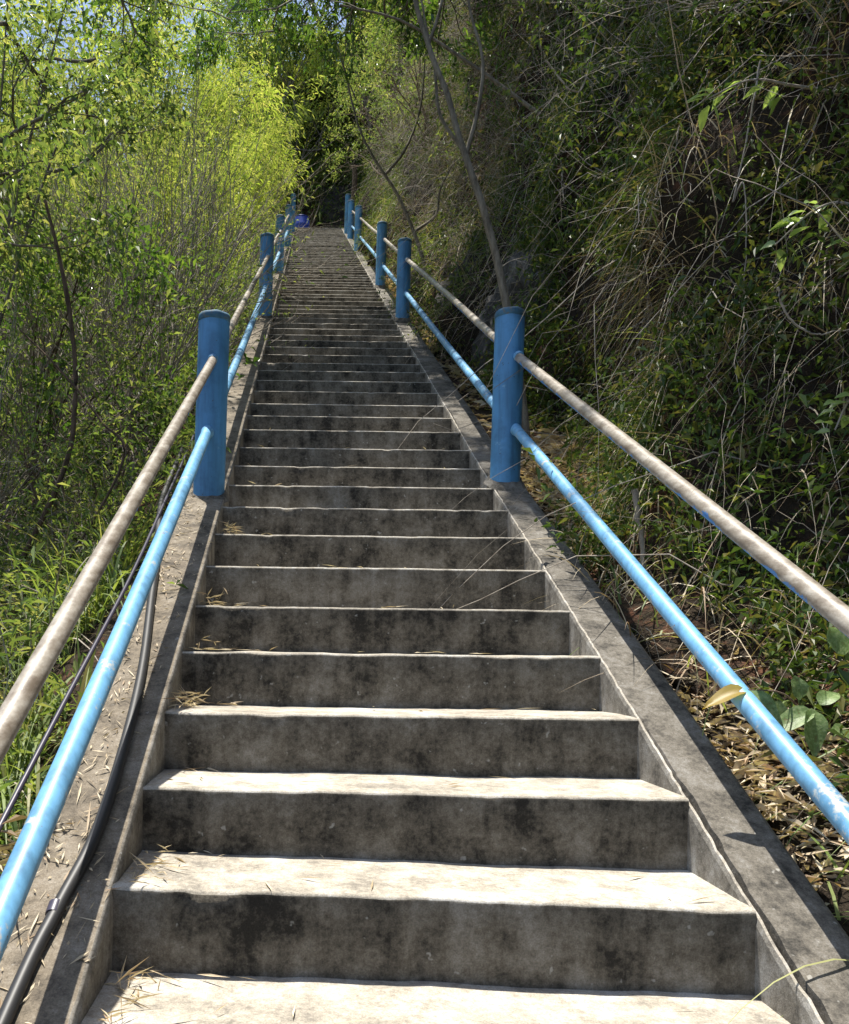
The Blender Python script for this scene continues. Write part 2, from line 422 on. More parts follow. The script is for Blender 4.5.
# ------------------------------------------------------------------ railings
LEAN = math.tan(math.radians(1.2))
def railing(side, xc, ds, hr, label):
    root = tag(empty('railing', (xc, ds[0], float(S(ds[0])))), label, 'railing', 'blue pipe railings along the steps')
    ph = .835; R = .0715
    ln = LEAN
    for i, d in enumerate(ds):
        zb = float(S(d))+.0
        xo = (1 if i else 1)*rng.uniform(-.01, .01) if i else 0
        hh = ph*(1+(rng.uniform(-.02, .05) if i else 0)); rr = R*(1+(rng.uniform(-.06, .04) if i > 1 else 0))
        if i >= len(ds)-1: hh += .12
        prof = [(-.10, rr), (.0, rr), (.12, rr*1.004), (.3, rr*.995), (.5, rr*1.0), (.7, rr*.997), (hh-.045, rr*.998), (hh-.035, rr*1.0)]
        a = np.linspace(0, 2*math.pi, 41)[:-1]
        V = []; 
        for (z, r_) in prof: V.append(np.stack([xc+xo+z*ln+r_*np.cos(a), d+r_*np.sin(a), np.full(40, zb+z)], -1))
        idx = np.arange(len(prof)*40).reshape(-1, 40)
        q = np.stack([idx[:-1], np.roll(idx, -1, 1)[:-1], np.roll(idx, -1, 1)[1:], idx[1:]], -1)
        b = MB(); b.add(local(V, root), q=q.reshape(-1, 4)); p = b.build('post', M['post'], root)
        prof = [(hh-.036, rr*.99), (hh-.034, rr*1.035), (hh-.012, rr*1.04), (hh-.004, rr*1.0), (hh, rr*.93), (hh-.006, rr*.80), (hh-.004, rr*.4), (hh-.003, .001)]
        V = []
        for (z, r_) in prof: V.append(np.stack([xc+xo+z*ln+r_*np.cos(a)*(1+.01*vnoise(a*3, a*0+i)), d+r_*np.sin(a), zb+z+.002*vnoise(a*2, a*0+z*50+i)], -1))
        idx = np.arange(len(prof)*40).reshape(-1, 40)
        q = np.stack([idx[:-1], np.roll(idx, -1, 1)[:-1], np.roll(idx, -1, 1)[1:], idx[1:]], -1)
        b = MB(); b.add(local(V, root), q=q.reshape(-1, 4)); cap = b.build('cap', M['post_top'], p)
        if i < 3:
            V = []; sl_ = float(S(d+.1)-S(d-.1))/.2
            for rr_, hz in ((1.005, .030), (1.06, .026), (1.20, .012), (1.36, -.004)):
                ra = rr*rr_*(1+.05*vnoise(a*2+i, a*0+rr_*3)); V.append(np.stack([xc+xo+ra*np.cos(a), d+ra*np.sin(a), zb+ra*np.sin(a)*sl_+hz+.005*vnoise(a*3, a*0+rr_*5+i)], -1))
            idx = np.arange(160).reshape(-1, 40)
            b = MB(); b.add(local(V, root), q=np.stack([idx[:-1], np.roll(idx, -1, 1)[:-1], np.roll(idx, -1, 1)[1:], idx[1:]], -1)[..., ::-1].reshape(-1, 4)); b.build('mortar_collar', M['kerb'], p)
    def rail(name, h, r, m, dx, dh):
        pts = [-.9]+list(ds)
        for i in range(len(pts)-1):
            y0, y1 = pts[i], pts[i+1]
            yy = np.linspace(y0+.0, y1-.03, 14)
            hh = h+dh*np.clip((ds[0]-yy)/2.5, 0, 2)+.004*np.sin(yy*1.3+h*9)
            x0 = xc+h*ln+dx+.003*np.sin(yy*.9+i)
            z = S(yy)+hh
            b = MB(); tube(b, local(np.stack([x0, yy, z], -1), root), r, 18)
            rl = b.build(name, m, root)
            # welded sleeve where the pipe enters the post
            if i < 4:
                ye = y1-.062; sl = .56 if y1 > 5 else .532
                bb = MB(); yy = np.linspace(ye-.035, ye-.005, 5)
                tube(bb, local(np.stack([np.interp(yy, np.linspace(y0, y1-.03, 14), x0), yy, S(yy)+h], -1), root), np.array([r*1.01, r*1.14, r*1.2, r*1.16, r*1.05]), 16)
                bb.build('sleeve', M['lowrail'], rl)
    rail('top_rail', hr[0], hr[2], M['toprail'], hr[4], hr[6]); rail('bottom_rail', hr[1], hr[3], M['lowrail'], hr[5], hr[7])
    return root
railing(-1, -.709, [3.90, 8.85, 12.7, 17.5, 22.0], (.65, .32, .0195, .0245, .008, -.006, -.028, -.004), 'left railing of blue posts with tan top pipe and pale blue lower pipe')
railing(1, .702, [4.13, 8.8, 11.4, 16.8, 20.0, 21.7], (.635, .282, .0212, .0236, .03, .03, -.036, -.036), 'right-hand railing of blue round posts below the steep overgrown bank')

# ------------------------------------------------------------------ cables, barrel, wooden post
b = MB()
pts = [(-.80, .2, S(.2)+.03), (-.77, .9, S(.9)+.03)]+[tuple(p) for p in [(-.742, 1.43, S(1.43)+.032), (-.722, 1.6, S(1.6)+.034), (-.697, 1.8, S(1.8)+.032), (-.700, 2.09, S(2.09)+.034), (-.724, 2.43, S(2.43)+.032), (-.775, 2.84, S(2.84)+.034), (-.82, 3.2, S(3.2)+.028), (-.90, 3.7, S(3.7)-.02), (-.98, 4.3, S(4.3)-.12), (-1.02, 5.2, S(5.2)-.18)]]
o = empty('cable', pts[0]); tube(b, local(smoothline(pts, 90), o), .0135, 12); b.build('sheath', M['cable'], o)
b = MB(); yy = 2.3
for (x_, y_) in ((-.722, 1.6),):
    tube(b, local([(x_-.004, y_-.012, float(S(y_))+.028), (x_-.004, y_+.012, float(S(y_))+.041)], o), .0148, 12)
b.build('tape_band', M['cable2'], o)
tag(o, 'thick black cable curving along the dusty left kerb', 'cable')
b = MB()
pts = [(-.93, .3, S(.3)+.02), (-.92, 1.3, S(1.3)+.02), (-.90, 2.2, S(2.2)+.03), (-.885, 3.0, S(3.0)+.02), (-.90, 3.8, S(3.8)-.0), (-.93, 5, S(5)-.05), (-.98, 7, S(7)-.1)]
tube(b, smoothline(pts, 60), .007, 8)
tag(b.build('cable', M['cable2']), 'thin purplish cable just outside the left kerb', 'cable')

bx, by = -.50, 24.9; bz = float(S(25))-.12
o = tag(empty('barrel', (bx, by, bz)), 'round blue plastic barrel on the landing at the top of the steps', 'barrel')
def lathe(mb, prof, c, n=36):
    a = np.arange(n)/n*2*math.pi
    V = np.array([np.stack([c[0]+r*np.cos(a), c[1]+r*np.sin(a), np.full(n, c[2]+z)], -1) for z, r in prof])
    idx = np.arange(len(prof)*n).reshape(-1, n)
    mb.add(V, q=np.stack([idx[:-1], np.roll(idx, -1, 1)[:-1], np.roll(idx, -1, 1)[1:], idx[1:]], -1).reshape(-1, 4))
b = MB(); lathe(b, [(0, .01), (0, .20), (.03, .225), (.25, .24), (.27, .252), (.30, .252), (.32, .24), (.6, .24), (.62, .252), (.65, .252), (.67, .24), (.83, .235), (.88, .21)], (0, 0, 0)); b.build('drum', M['barrel'], o)
b = MB(); lathe(b, [(.87, .212), (.875, .222), (.90, .222), (.915, .20), (.94, .12), (.945, .01)], (0, 0, 0)); b.build('lid', M['barrel_lid'], o)
px_, py_ = .86, 23.4; pz = float(G(1.0, 23.4))
b = MB(); tube(b, [(px_+.1, py_, pz-.2), (px_+.09, py_, pz+.6), (px_+.12, py_, pz+1.25), (px_+.11, py_, pz+1.7)], [.09, .08, .075, .07], 12)
tag(b.build('wooden_post', M['bark_dark']), 'rough brown wooden post at the top right end of the railing', 'post')

# ------------------------------------------------------------------ plants
def rand_dirs(n, zmin=-1, zmax=1):
    a = rng.uniform(0, 2*math.pi, n); z = rng.uniform(zmin, zmax, n); r = np.sqrt(1-z*z)
    return np.stack([r*np.cos(a), r*np.sin(a), z], -1)
def grow(p, d, L, r, lev, out, ends, jit=.18, up=.05, nseg=6, kids=3, ang=.8, shrink=.62):
    pts = [np.array(p, float)]; d = nrm(np.array(d, float)); ds = []
    for i in range(nseg):
        d = nrm(d+rng.normal(0, jit, 3)+np.array([0, 0, up])); pts.append(pts[-1]+d*L/nseg); ds.append(d)
    rad = np.linspace(r, r*.55 if lev > 0 else r*.2, nseg+1)
    out.append((np.array(pts), rad))
    if lev == 0:
        ends.append(np.array(pts)); return
    for c in range(kids):
        t = rng.uniform(.35, 1.0) if c else 1.0
        i = min(nseg, max(1, int(round(t*nseg))))
        nd = nrm(ds[i-1]+rand_dirs(1)[0]*ang)
        grow(pts[i], nd, L*shrink*rng.uniform(.75, 1.2), rad[i]*.72, lev-1, out, ends, jit, up, nseg, kids, ang, shrink)
def put_branches(mb, out, sides=(8, 5, 3)):
    by = {}
    for p, r in out:
        s = sides[0] if r[0] > .03 else sides[1] if r[0] > .008 else sides[2]
        by.setdefault((s, len(p)), []).append((p, r))
    for (s, k), l in by.items():
        tubes(mb, np.array([a for a, _ in l]), np.array([b_ for _, b_ in l]), s)
def leafy(mb, ends, per, L, W, spread=.7, droop=.25, m=0, clump=.05, hang=0):
    E = np.array(ends)                       # [n,k,3]
    n, k, _ = E.shape
    t = rng.uniform(.15, 1, (n, per))*(k-1.001); i = t.astype(int); u = (t-i)[..., None]
    ar = np.arange(n)[:, None]
    B = E[ar, i]*(1-u)+E[ar, i+1]*u; Dr = nrm(E[ar, i+1]-E[ar, i])
    B = (B+rng.normal(0, clump, B.shape)).reshape(-1, 3)
    Dd = nrm(Dr.reshape(-1, 3)*.6+rand_dirs(n*per)*spread+np.array([0, 0, -hang]))
    l = L*rng.uniform(.55, 1.15, len(B))
    leaves(mb, B, Dd, l, l*(W/L)*rng.uniform(.8, 1.2, len(B)), m=m, droop=droop)

def make_plant(name, kind):
    """one plant with its stems and its foliage as children, rooted at the origin"""
    root = empty(name); out = []; ends = []
    w = MB(); f = MB()
    if kind == 'shrub':
        for s in range(6):
            d = nrm(np.array([rng.normal(0, .30), rng.normal(0, .30), 1]))
            grow((rng.normal(0, .08), rng.normal(0, .08), -.2), d, 1.7, .022, 3, out, ends, .12, .03, 5, 3, .75, .62)
        put_branches(w, out); leafy(f, ends, 20, .085, .034, .9, .3, clump=.05)
        w.build('stem', M['bark_dark'], root); f.build('foliage', M['leaf_dark'], root, False)
    elif kind == 'midshrub':
        for s in range(7):
            d = nrm(np.array([rng.normal(0, .4), rng.normal(0, .4), 1]))
            grow((rng.normal(0, .08), rng.normal(0, .08), -.2), d, 1.3, .016, 3, out, ends, .15, .03, 5, 3, .8, .62)
        put_branches(w, out); leafy(f, ends, 17, .07, .022, .9, .3, clump=.05)
        w.build('stem', M['twig_brown'], root); f.build('foliage', M['leaf_mid'], root, False)
    elif kind == 'bankshrub':
        for s in range(9):
            d = nrm(np.array([rng.normal(-.3, .5), rng.normal(0, .6), rng.uniform(.2, 1)]))
            grow((rng.normal(0, .08), rng.normal(0, .08), -.1), d, 1.35, .010, 3, out, ends, .17, -.03, 6, 3, .8, .6)
        put_branches(w, out, (6, 4, 3)); leafy(f, ends, 5, .075, .028, .9, .3, clump=.04)
        w.build('stem', M['twig'], root); f.build('foliage', M['leaf_bank'], root, False)
    elif kind == 'bamboo':
        for s in range(22):
            a = rng.uniform(0, 2*math.pi); q = rng.uniform(.03, .35); H = rng.uniform(2.6, 4.6); lean = rng.uniform(.1, .55)
            t = np.linspace(0, 1, 12)
            p = np.stack([q*math.cos(a)+math.cos(a)*lean*H*t**2*.8, q*math.sin(a)+math.sin(a)*lean*H*t**2*.8, -.2+H*(t-.25*lean*t**3)], -1)
            out.append((p, np.linspace(.013, .003, 12)))
            for c in range(26):
                tt = rng.uniform(.18, 1); i = int(tt*10.9)
                nd = nrm(rand_dirs(1, -.1, .7)[0])
                grow(p[i], nd, rng.uniform(.3, .8)*(1.15-tt*.4), .0035, 0, out, ends, .2, -.08, 5)
        put_branches(w, out); leafy(f, ends, 26, .12, .017, .65, .35, clump=.06, hang=.15)
        w.build('culm', M['culm'], root); f.build('foliage', M['leaf_lime'], root, False)
    elif kind == 'drybush':
        for s in range(26):
            d = nrm(np.array([rng.normal(0, .35), rng.normal(0, .35), 1]))
            grow((rng.normal(0, .15), rng.normal(0, .15), -.1), d, 1.5, .010, 2, out, ends, .10, .03, 6, 5, .55, .6)
        put_branches(w, out, (6, 4, 3)); leafy(f, ends[::3], 5, .06, .015, .9, .3)
        w.build('stem', M['twig'], root); f.build('foliage', M['leaf_mid'], root, False)
    elif kind == 'tree':
        grow((0, 0, -.3), (0.05, 0, 1), 3.2, .10, 4, out, ends, .10, .05, 6, 4, .8, .68)
        put_branches(w, out); leafy(f, ends, 46, .11, .045, .95, .3, clump=.09)
        w.build('trunk', M['bark'], root); f.build('crown', M['leaf_dark'], root, False)
    elif kind == 'limetree':
        grow((0, 0, -.3), (0.0, 0, 1), 2.8, .07, 4, out, ends, .12, .05, 6, 4, .85, .68)
        put_branches(w, out); leafy(f, ends, 42, .11, .028, .9, .35, clump=.09, hang=.2)
        w.build('trunk', M['bark'], root); f.build('crown', M['leaf_lime'], root, False)
    return root
protos = {}
def place(name, kind, cat, x, y, s, label, group=None, rz=None, dz=0, tilt=(0, 0), var=0):
    key = (kind, var); z = float(G(x, y))+dz
    if key not in protos: o = protos[key] = make_plant(name, kind)
    else:
        src = protos[key]; o = src.copy(); COL.objects.link(o); o.name = name
        for ch in src.children:
            c = ch.copy(); COL.objects.link(c); c.parent = o
        for pk in ('group', 'label', 'category'):
            if pk in o: del o[pk]
    o.location = (x, y, z); o.scale = (s, s, s); o.rotation_euler = (tilt[0], tilt[1], rng.uniform(0, 6.28) if rz is None else rz)
    tag(o, label, cat, group); return o

# left side, near to far
GS = 'leafy shrubs below the left railing'; GB = 'lime green bamboo clumps left of the steps'; GT = 'trees shading the top of the steps'
place('shrub', 'shrub', 'shrub', -2.9, 4.9, 1.0, 'tall glossy dark green shrub at the far left reaching into the top left corner', GS)
place('shrub', 'shrub', 'shrub', -2.5, 6.4, 1.0, 'glossy dark green shrub with thin stems, left of the nearest left post', GS, var=1)
place('shrub', 'midshrub', 'shrub', -2.3, 3.6, .8, 'low fresh green shrub at the left edge level with the left post', GS)
place('shrub', 'midshrub', 'shrub', -1.75, 5.4, .75, 'bushy green shrub with yellowing leaves behind the nearest left post', GS)
place('shrub', 'midshrub', 'shrub', -1.55, 9.6, .6, 'low green shrub beside the third left post', GS)
place('shrub', 'midshrub', 'shrub', -3.6, 7.0, 1.1, 'mid green shrub between the glossy shrubs and the bare twigs', GS, var=1)
place('dry_bush', 'drybush', 'bush', -1.9, 8.3, 1.2, 'bare brown twiggy bush in the middle of the left slope', 'bare twiggy bushes on the left slope')
place('dry_bush', 'drybush', 'bush', -1.75, 6.6, .95, 'bare twiggy bush close to the left railing', 'bare twiggy bushes on the left slope')
place('dry_bush', 'drybush', 'bush', -2.6, 5.2, .9, 'bare twiggy bush below the glossy dark shrubs', 'bare twiggy bushes on the left slope')
BL = ['nearest', 'second', 'third', 'fourth', 'fifth', 'sixth', 'seventh', 'eighth', 'ninth', 'tenth', 'eleventh']
bam = [(-2.7, 10.2, .95, 0), (-1.95, 12.6, .72, 1), (-3.2, 12.4, 1.15, 1), (-2.4, 14.8, 1.0, 0), (-1.8, 16.6, .8, 1), (-3.6, 16.2, 1.3, 0), (-2.3, 19.2, 1.0, 1), (-3.9, 19.8, 1.4, 1), (-1.9, 22.0, 1.35, 0), (-5.6, 14.5, 1.35, 0)]
for i, (x, y, s, v) in enumerate(bam):
    place('bamboo_clump', 'bamboo', 'bamboo', x, y, s, 'sunlit lime green bamboo clump, %s one up the slope left of the steps' % BL[i], GB, var=v)
for i, (x, y, s, l) in enumerate([(2.6, 10.2, 1.0, 'bare grey twiggy bush arching over the bank behind the thin grey tree'), (2.5, 8.0, .9, 'bare twiggy bush high on the bank to the right of the thin grey tree'), (2.3, 12.6, 1.1, 'bare twiggy bush above the crooked brown tree'), (2.7, 6.4, .8, 'bare twiggy bush on the bank top near the slanting grey vine')]):
    place('dry_bush', 'drybush', 'bush', x, y, s, l, 'bare twiggy bushes on the right bank', tilt=(0, -.5), rz=0)
place('dry_bush', 'drybush', 'bush', -1.9, 10.2, 1.3, 'tall bare twiggy bush in front of the lime bamboo', 'bare twiggy bushes on the left slope')
place('dry_bush', 'drybush', 'bush', -2.5, 7.4, 1.2, 'tall bare twiggy bush at the middle of the left thicket', 'bare twiggy bushes on the left slope')
place('tree', 'limetree', 'tree', -5.4, 21.5, 1.5, 'yellow-green tree above the bamboo left of the upper steps', GT)
place('tree', 'limetree', 'tree', -6.6, 13.0, 1.05, 'pale green tree rising from the left slope behind the shrubs', 'trees on the left slope')
place('tree', 'tree', 'tree', -6.4, 8.5, 1.0, 'dense leafy tree at the left edge of the photo', 'trees on the left slope', var=1)
tops = [(-2.6, 26.6, 1.5, 'limetree', 0), (-.6, 28.2, .95, 'tree', 1), (1.8, 27.8, 1.35, 'limetree', 0), (3.4, 25.5, 1.2, 'limetree', 0), (.4, 30.5, 1.6, 'limetree', 0), (-3.8, 29.5, 1.8, 'limetree', 0), (2.9, 30.5, 1.6, 'limetree', 0)]
tl = ['yellow-green leafy tree behind the left end of the landing', 'dark leafy tree directly behind the blue barrel', 'yellow-green leafy tree behind the right end of the landing', 'lighter green tree on the bank right of the top steps', 'tall tree in the second row behind the landing', 'tall tree in the second row behind the bamboo', 'tall tree in the second row above the right bank']
for (x, y, s, k, v), l in zip(tops, tl): place('tree', k, 'tree', x, y, s, l, GT, var=v)
# right bank shrubs
place('shrub', 'midshrub', 'shrub', 1.55, 13.2, .95, 'bright green shrub above the third right post', 'shrubs on the right bank')
place('shrub', 'midshrub', 'shrub', 1.5, 16.6, 1.0, 'bright green shrub beside the fourth right post', 'shrubs on the right bank', var=1)
place('shrub', 'midshrub', 'shrub', 1.7, 20.0, 1.0, 'green shrub beside the topmost right posts', 'shrubs on the right bank')
place('bamboo_clump', 'bamboo', 'bamboo', 3.3, 15.5, .9, 'pale green bamboo clump overhanging the right bank', 'bamboo on the right bank')
place('bamboo_clump', 'bamboo', 'bamboo', 2.2, 21.5, 1.3, 'pale green bamboo clump high on the bank above the top right posts', 'bamboo on the right bank', var=1)
place('tree', 'tree', 'tree', 4.6, 9.5, 1.0, 'dark tree on top of the right bank above the thin grey tree', 'trees on the right bank')
place('tree', 'tree', 'tree', 4.3, 5.2, 1.0, 'dark tree shading the upper right corner', 'trees on the right bank', var=1)

SL = ['low on the bank beside the near right post', 'on the bank above the sapling', 'at the foot of the black rock', 'on the bank over the pale grey rock', 'halfway up the bank beside the long pale vine', 'high on the bank above the long pale vine',
      'at the top edge right of the thin grey tree', 'behind the thin grey tree at mid height', 'on top of the black rock', 'left of the black rock', 'below the slanting grey vine', 'above the slanting grey vine', 'between the two thin trees', 'above the crooked brown tree', 'under the crooked brown tree', 'at the right edge above the top pipe', 'on the bank behind the dead stick', 'right of the dead stick']
SP = [(720, 330, 4.4), (800, 560, 3.3), (820, 470, 3.4), (560, 230, 6.4), (700, 220, 4.6), (735, 60, 4.5), (520, 60, 7.6), (540, 150, 7.0), (830, 60, 4.0), (760, 340, 4.0), (620, 130, 5.6), (640, 20, 5.5), (430, 170, 10), (400, 60, 12), (450, 260, 8.5), (800, 250, 3.9), (620, 460, 4.2), (700, 500, 3.7)]
bank_shrubs = []
for (sx, sy, D), l in zip(SP, SL):
    # walk along the sight line's height to find where the bank surface stands
    zt = P(sx, sy, D)[2]; xs_ = np.linspace(.95, 4.5, 200); zz_ = G(xs_, D+0*xs_); xi = float(xs_[np.argmin(np.abs(zz_-zt))])
    place('shrub', 'bankshrub', 'shrub', max(xi, 1.45)+.35, D, rng.uniform(.32, .44)*(1+.04*D), 'sparse twiggy shrub '+l, 'small shrubs rooted in the steep right bank', rz=float(rng.uniform(-.6, .6)), var=int(rng.integers(0, 3)))
# two measured slender trees on the right
def slender(label, trunk, forks, extra, leafmat, loc):
    root = tag(empty('tree', loc), label, 'tree', 'slender trees beside the right railing')
    out = []; ends = []; w = MB(); f = MB()
    for pts, r0, r1 in trunk:
        p = smoothline(pts, 13); out.append((p, np.linspace(r0, r1, 13)))
        for c in range(forks):
            i = rng.integers(5, 13); grow(p[min(i, 12)], nrm(rand_dirs(1, -.1, .6)[0]+(p[-1]-p[-3])*1.0), rng.uniform(.5, 1.0), r1*.6, 1, out, ends, .18, 0, 6, 4, .8, .6)
    for e, dr, L in extra:
        grow(e, dr, L, .008, 2, out, ends, .14, .0, 6, 4, .7, .62)
    ok = lambda a: not (a[:, 0].min() < 1.0 and (a[:, 2]-S(a[:, 1])).min() < 2.3)
    out = [t for t in out if t[1][0] > .0115 or ok(t[0])]; ends = [e for e in ends if ok(e)]
    out = [(local(p, root), r) for p, r in out]; ends = [local(e, root) for e in ends]
    put_branches(w, out); leafy(f, ends, 15, .065, .026, .9, .3, clump=.03)
    w.build('trunk', M['bark'], root); f.build('crown', leafmat, root, False)
    return root
b0 = P(527, 445, 4.9)
q = lambda l, D: [P(x, y, D) for x, y in l]
slender('thin pale grey tree growing behind the nearest right post and forking above it',
        [([b0]+q([(520, 380), (508, 310), (495, 250), (478, 190), (463, 150), (448, 95), (428, 45), (408, -30), (395, -120)], 4.9), .030, .012),
         (q([(466, 155), (478, 110), (483, 60), (470, 10), (462, -60)], 4.95), .015, .006),
         (q([(448, 95), (420, 75), (385, 55), (350, 25), (300, -20)], 4.8), .011, .004),
         (q([(428, 45), (440, 10), (450, -40), (470, -90)], 4.9), .012, .005),
         (q([(463, 150), (440, 115), (435, 70), (425, 20), (415, -40)], 5.1), .012, .005),
         (q([(540, 115), (500, 85), (450, 50), (400, 20), (340, 5)], 5.3), .014, .006)],
        2, [(P(400, -60, 4.9), (-.6, .5, .3), 1.5), (P(395, -110, 4.9), (-.7, .9, .2), 1.6), (P(300, -20, 4.8), (-.5, .3, .0), 1.0), (P(462, -60, 4.9), (-.2, 1, .3), 1.5), (P(340, -40, 5.2), (-.7, 1, -.1), 1.2)], M['leaf_dark'], b0)
b1 = P(432, 300, 9.6)
slender('crooked brown tree leaning over the second and third right posts',
        [([b1]+q([(424, 262), (414, 232), (398, 195), (385, 175), (368, 148), (356, 118), (345, 70)], 9.6), .028, .010),
         (q([(414, 232), (436, 215), (440, 190), (455, 160)], 9.7), .02, .008),
         (q([(385, 175), (405, 150), (420, 110), (425, 60)], 9.7), .02, .008)],
        3, [(P(356, 100, 9.6), (-.4, 0, 1), 1.6), (P(345, 70, 9.6), (-.2, .3, .8), 1.6)], M['leaf_mid'], b1)
# arching canopy tree rooted on the bank whose limbs hang over the steps
def canopy(rx, ry, targets, label, per=15, mt='leaf_dark', low=2.5, kid=3, Lb=.95, grp='trees on the right bank', r0=.05, lm=1.0):
    b2 = np.array([rx, ry, float(G(rx, ry))])
    root = tag(empty('tree', b2), label, 'tree', grp)
    out = []; ends = []; w = MB(); f = MB()
    for tx, ty, dz in targets:
        tgt = np.array([tx, ty, float(S(ty))+dz]); m_ = (b2+tgt)/2+np.array([.2, 0, .9])
        p = smoothline([b2, m_, tgt], 10); out.append((p, np.linspace(r0, .004, 10)))
        for c in range(kid):
            o2, e2 = [], []; grow(p[rng.integers(5, 10)], rand_dirs(1, -.2, .4)[0], Lb, .012, 2, o2, e2, .14, .0, 6, 4, .8, .62)
            ok = lambda a: not (abs(a[:, 0]).min() < 1.5 and (a[:, 2]-S(a[:, 1])).min() < low)
            out += [t for t in o2 if ok(t[0])]; ends += [t for t in e2 if ok(t)]
    out = [(local(p, root), r) for p, r in out]; ends = [local(e, root) for e in ends]
    put_branches(w, out); leafy(f, ends, int(per*lm), .085/lm**.8, .036/lm, .95, .3, clump=.05)
    w.build('trunk', M['bark'], root); f.build('crown', M[mt], root, False)
canopy(2.9, 7.6, [(.6, 6.8, 3.8), (-.2, 8.0, 3.2), (-.9, 7.0, 4.0), (.5, 9.5, 3.5), (.3, 4.9, 4.7), (.65, 4.5, 4.9), (-.1, 4.6, 5.2), (-.6, 6.0, 4.2), (1.0, 5.6, 3.9), (-.6, 10.4, 3.3), (.9, 8.3, 3.3), (.1, 7.2, 3.0), (-1.1, 8.8, 3.6), (-.4, 5.4, 4.6), (.2, 6.3, 4.3), (-.8, 6.4, 4.5), (.6, 7.6, 4.2), (0, 9, 4.2), (-.5, 8.4, 4.4)],
       'dark leaved tree on the right bank whose limbs hang over the middle of the steps', 46)
canopy(2.5, 8.2, [(.1, 7.0, 3.0), (-.5, 7.3, 3.1), (.4, 7.6, 2.9), (-.2, 8.0, 2.9), (.7, 7.2, 3.0), (-.8, 7.8, 3.3), (.2, 6.6, 3.2), (-.1, 7.5, 3.3)],
       'leafy tree on the right bank with a dark hanging bough at the top centre', 13, low=2.05, kid=4, Lb=.5, r0=.03, lm=1.4)
canopy(3.3, 4.2, [(2.0, 3.0, 6.5), (2.4, 4.6, 7.0), (1.6, 5.4, 6.6), (2.2, 6.0, 7), (2.5, 3.4, 7), (2.9, 2.2, 7.4), (2.0, 5.4, 6.2), (1.5, 4.6, 7.3)],
       'tree on the right bank just above the top right corner, shading the nearer bank', 17, low=-9)
canopy(3.3, 8.6, [(2.0, 7.0, 6.5), (1.4, 8.0, 6.3), (2.4, 8.6, 7.0), (1.6, 9.2, 6.6), (1.1, 10, 6.4), (2.2, 10.5, 7), (1.7, 6.6, 6.8), (2.6, 11.4, 7), (1.6, 11.4, 6.6), (1.0, 12.4, 6.4), (2.0, 13, 6.8)],
       'tree on the right bank whose crown shades the ground behind the slender trees', 15, low=-9)

canopy(-2.6, 4.9, [(-2.3, 4.8, 2.0), (-2.0, 5.2, 1.6), (-1.9, 4.6, 2.5), (-1.6, 5.3, 2.2), (-2.5, 5.4, 1.2), (-2.9, 4.6, 2.2), (-2.2, 4.2, 1.3), (-1.6, 5.0, 2.9), (-2.6, 5.6, 2.8)],
       'glossy leaved young tree filling the upper left corner in front of the bamboo', 15, mt='leaf_mid', low=-9, kid=3, Lb=.55, grp='trees on the left slope', r0=.012, lm=1.5)
# ------------------------------------------------------------------ ground cover on both banks
def scatter(n, x0, x1, y0, y1, ybias=1.0):
    y = y0+(y1-y0)*rng.uniform(0, 1, n)**ybias; x = rng.uniform(x0, x1, n)
    return x, y
def steepscatter(n, y0, y1, ybias=1.6, x0=.9, x1=4.4):
    """uniform over the real surface of the steep bank"""
    x, y = scatter(n*4, x0, x1, y0, y1, ybias)
    e = .05; g = (G(x+e, y)-G(x-e, y))/(2*e); wt = np.sqrt(1+g*g); keep = (rng.uniform(0, 4.2, len(x)) < wt) & (x > .80+.19)
    x, y, g = x[keep][:n], y[keep][:n], g[keep][:n]
    z = G(x, y)
    x = x+np.where(x > 1, .06*vnoise(x*8, y*8, z*8, 55)+.14*vnoise(x*3, y*3, z*3, 21)+.34*vnoise(x*.9, y*1.2, z*1.4, 33), 0)
    return x, y, z, nrm(np.stack([-g, 0*g, np.ones_like(g)], -1))
def grass(mb, B, N_, L, W, bend=.8, m=0, seg=6):
    n = len(B); d = nrm(N_*.45+rand_dirs(n)*.95+np.array([0, 0, .5])); t = np.linspace(0, 1, seg+1)
    L = L*rng.uniform(.5, 1.3, n); g = bend*rng.uniform(.3, 1.2, n)
    Pn = B[:, None]+d[:, None]*(L[:, None]*t)[..., None]-np.array([0, 0, 1.])*(g[:, None]*L[:, None]*t**2)[..., None]
    S_ = nrm(np.cross(d, np.array([0, 0, 1.])+rng.normal(0, .3, (n, 3))))
    w = W*rng.uniform(.6, 1.3, n)[:, None]*(1-t**1.6*.97)
    V = np.stack([Pn+S_[:, None]*w[..., None], Pn-S_[:, None]*w[..., None]], 2)
    idx = np.arange(n*(seg+1)*2).reshape(n, seg+1, 2)
    q = np.stack([idx[:, :-1, 0], idx[:, :-1, 1], idx[:, 1:, 1], idx[:, 1:, 0]], -1).reshape(-1, 4)
    mb.add(V, q=q, m=m)
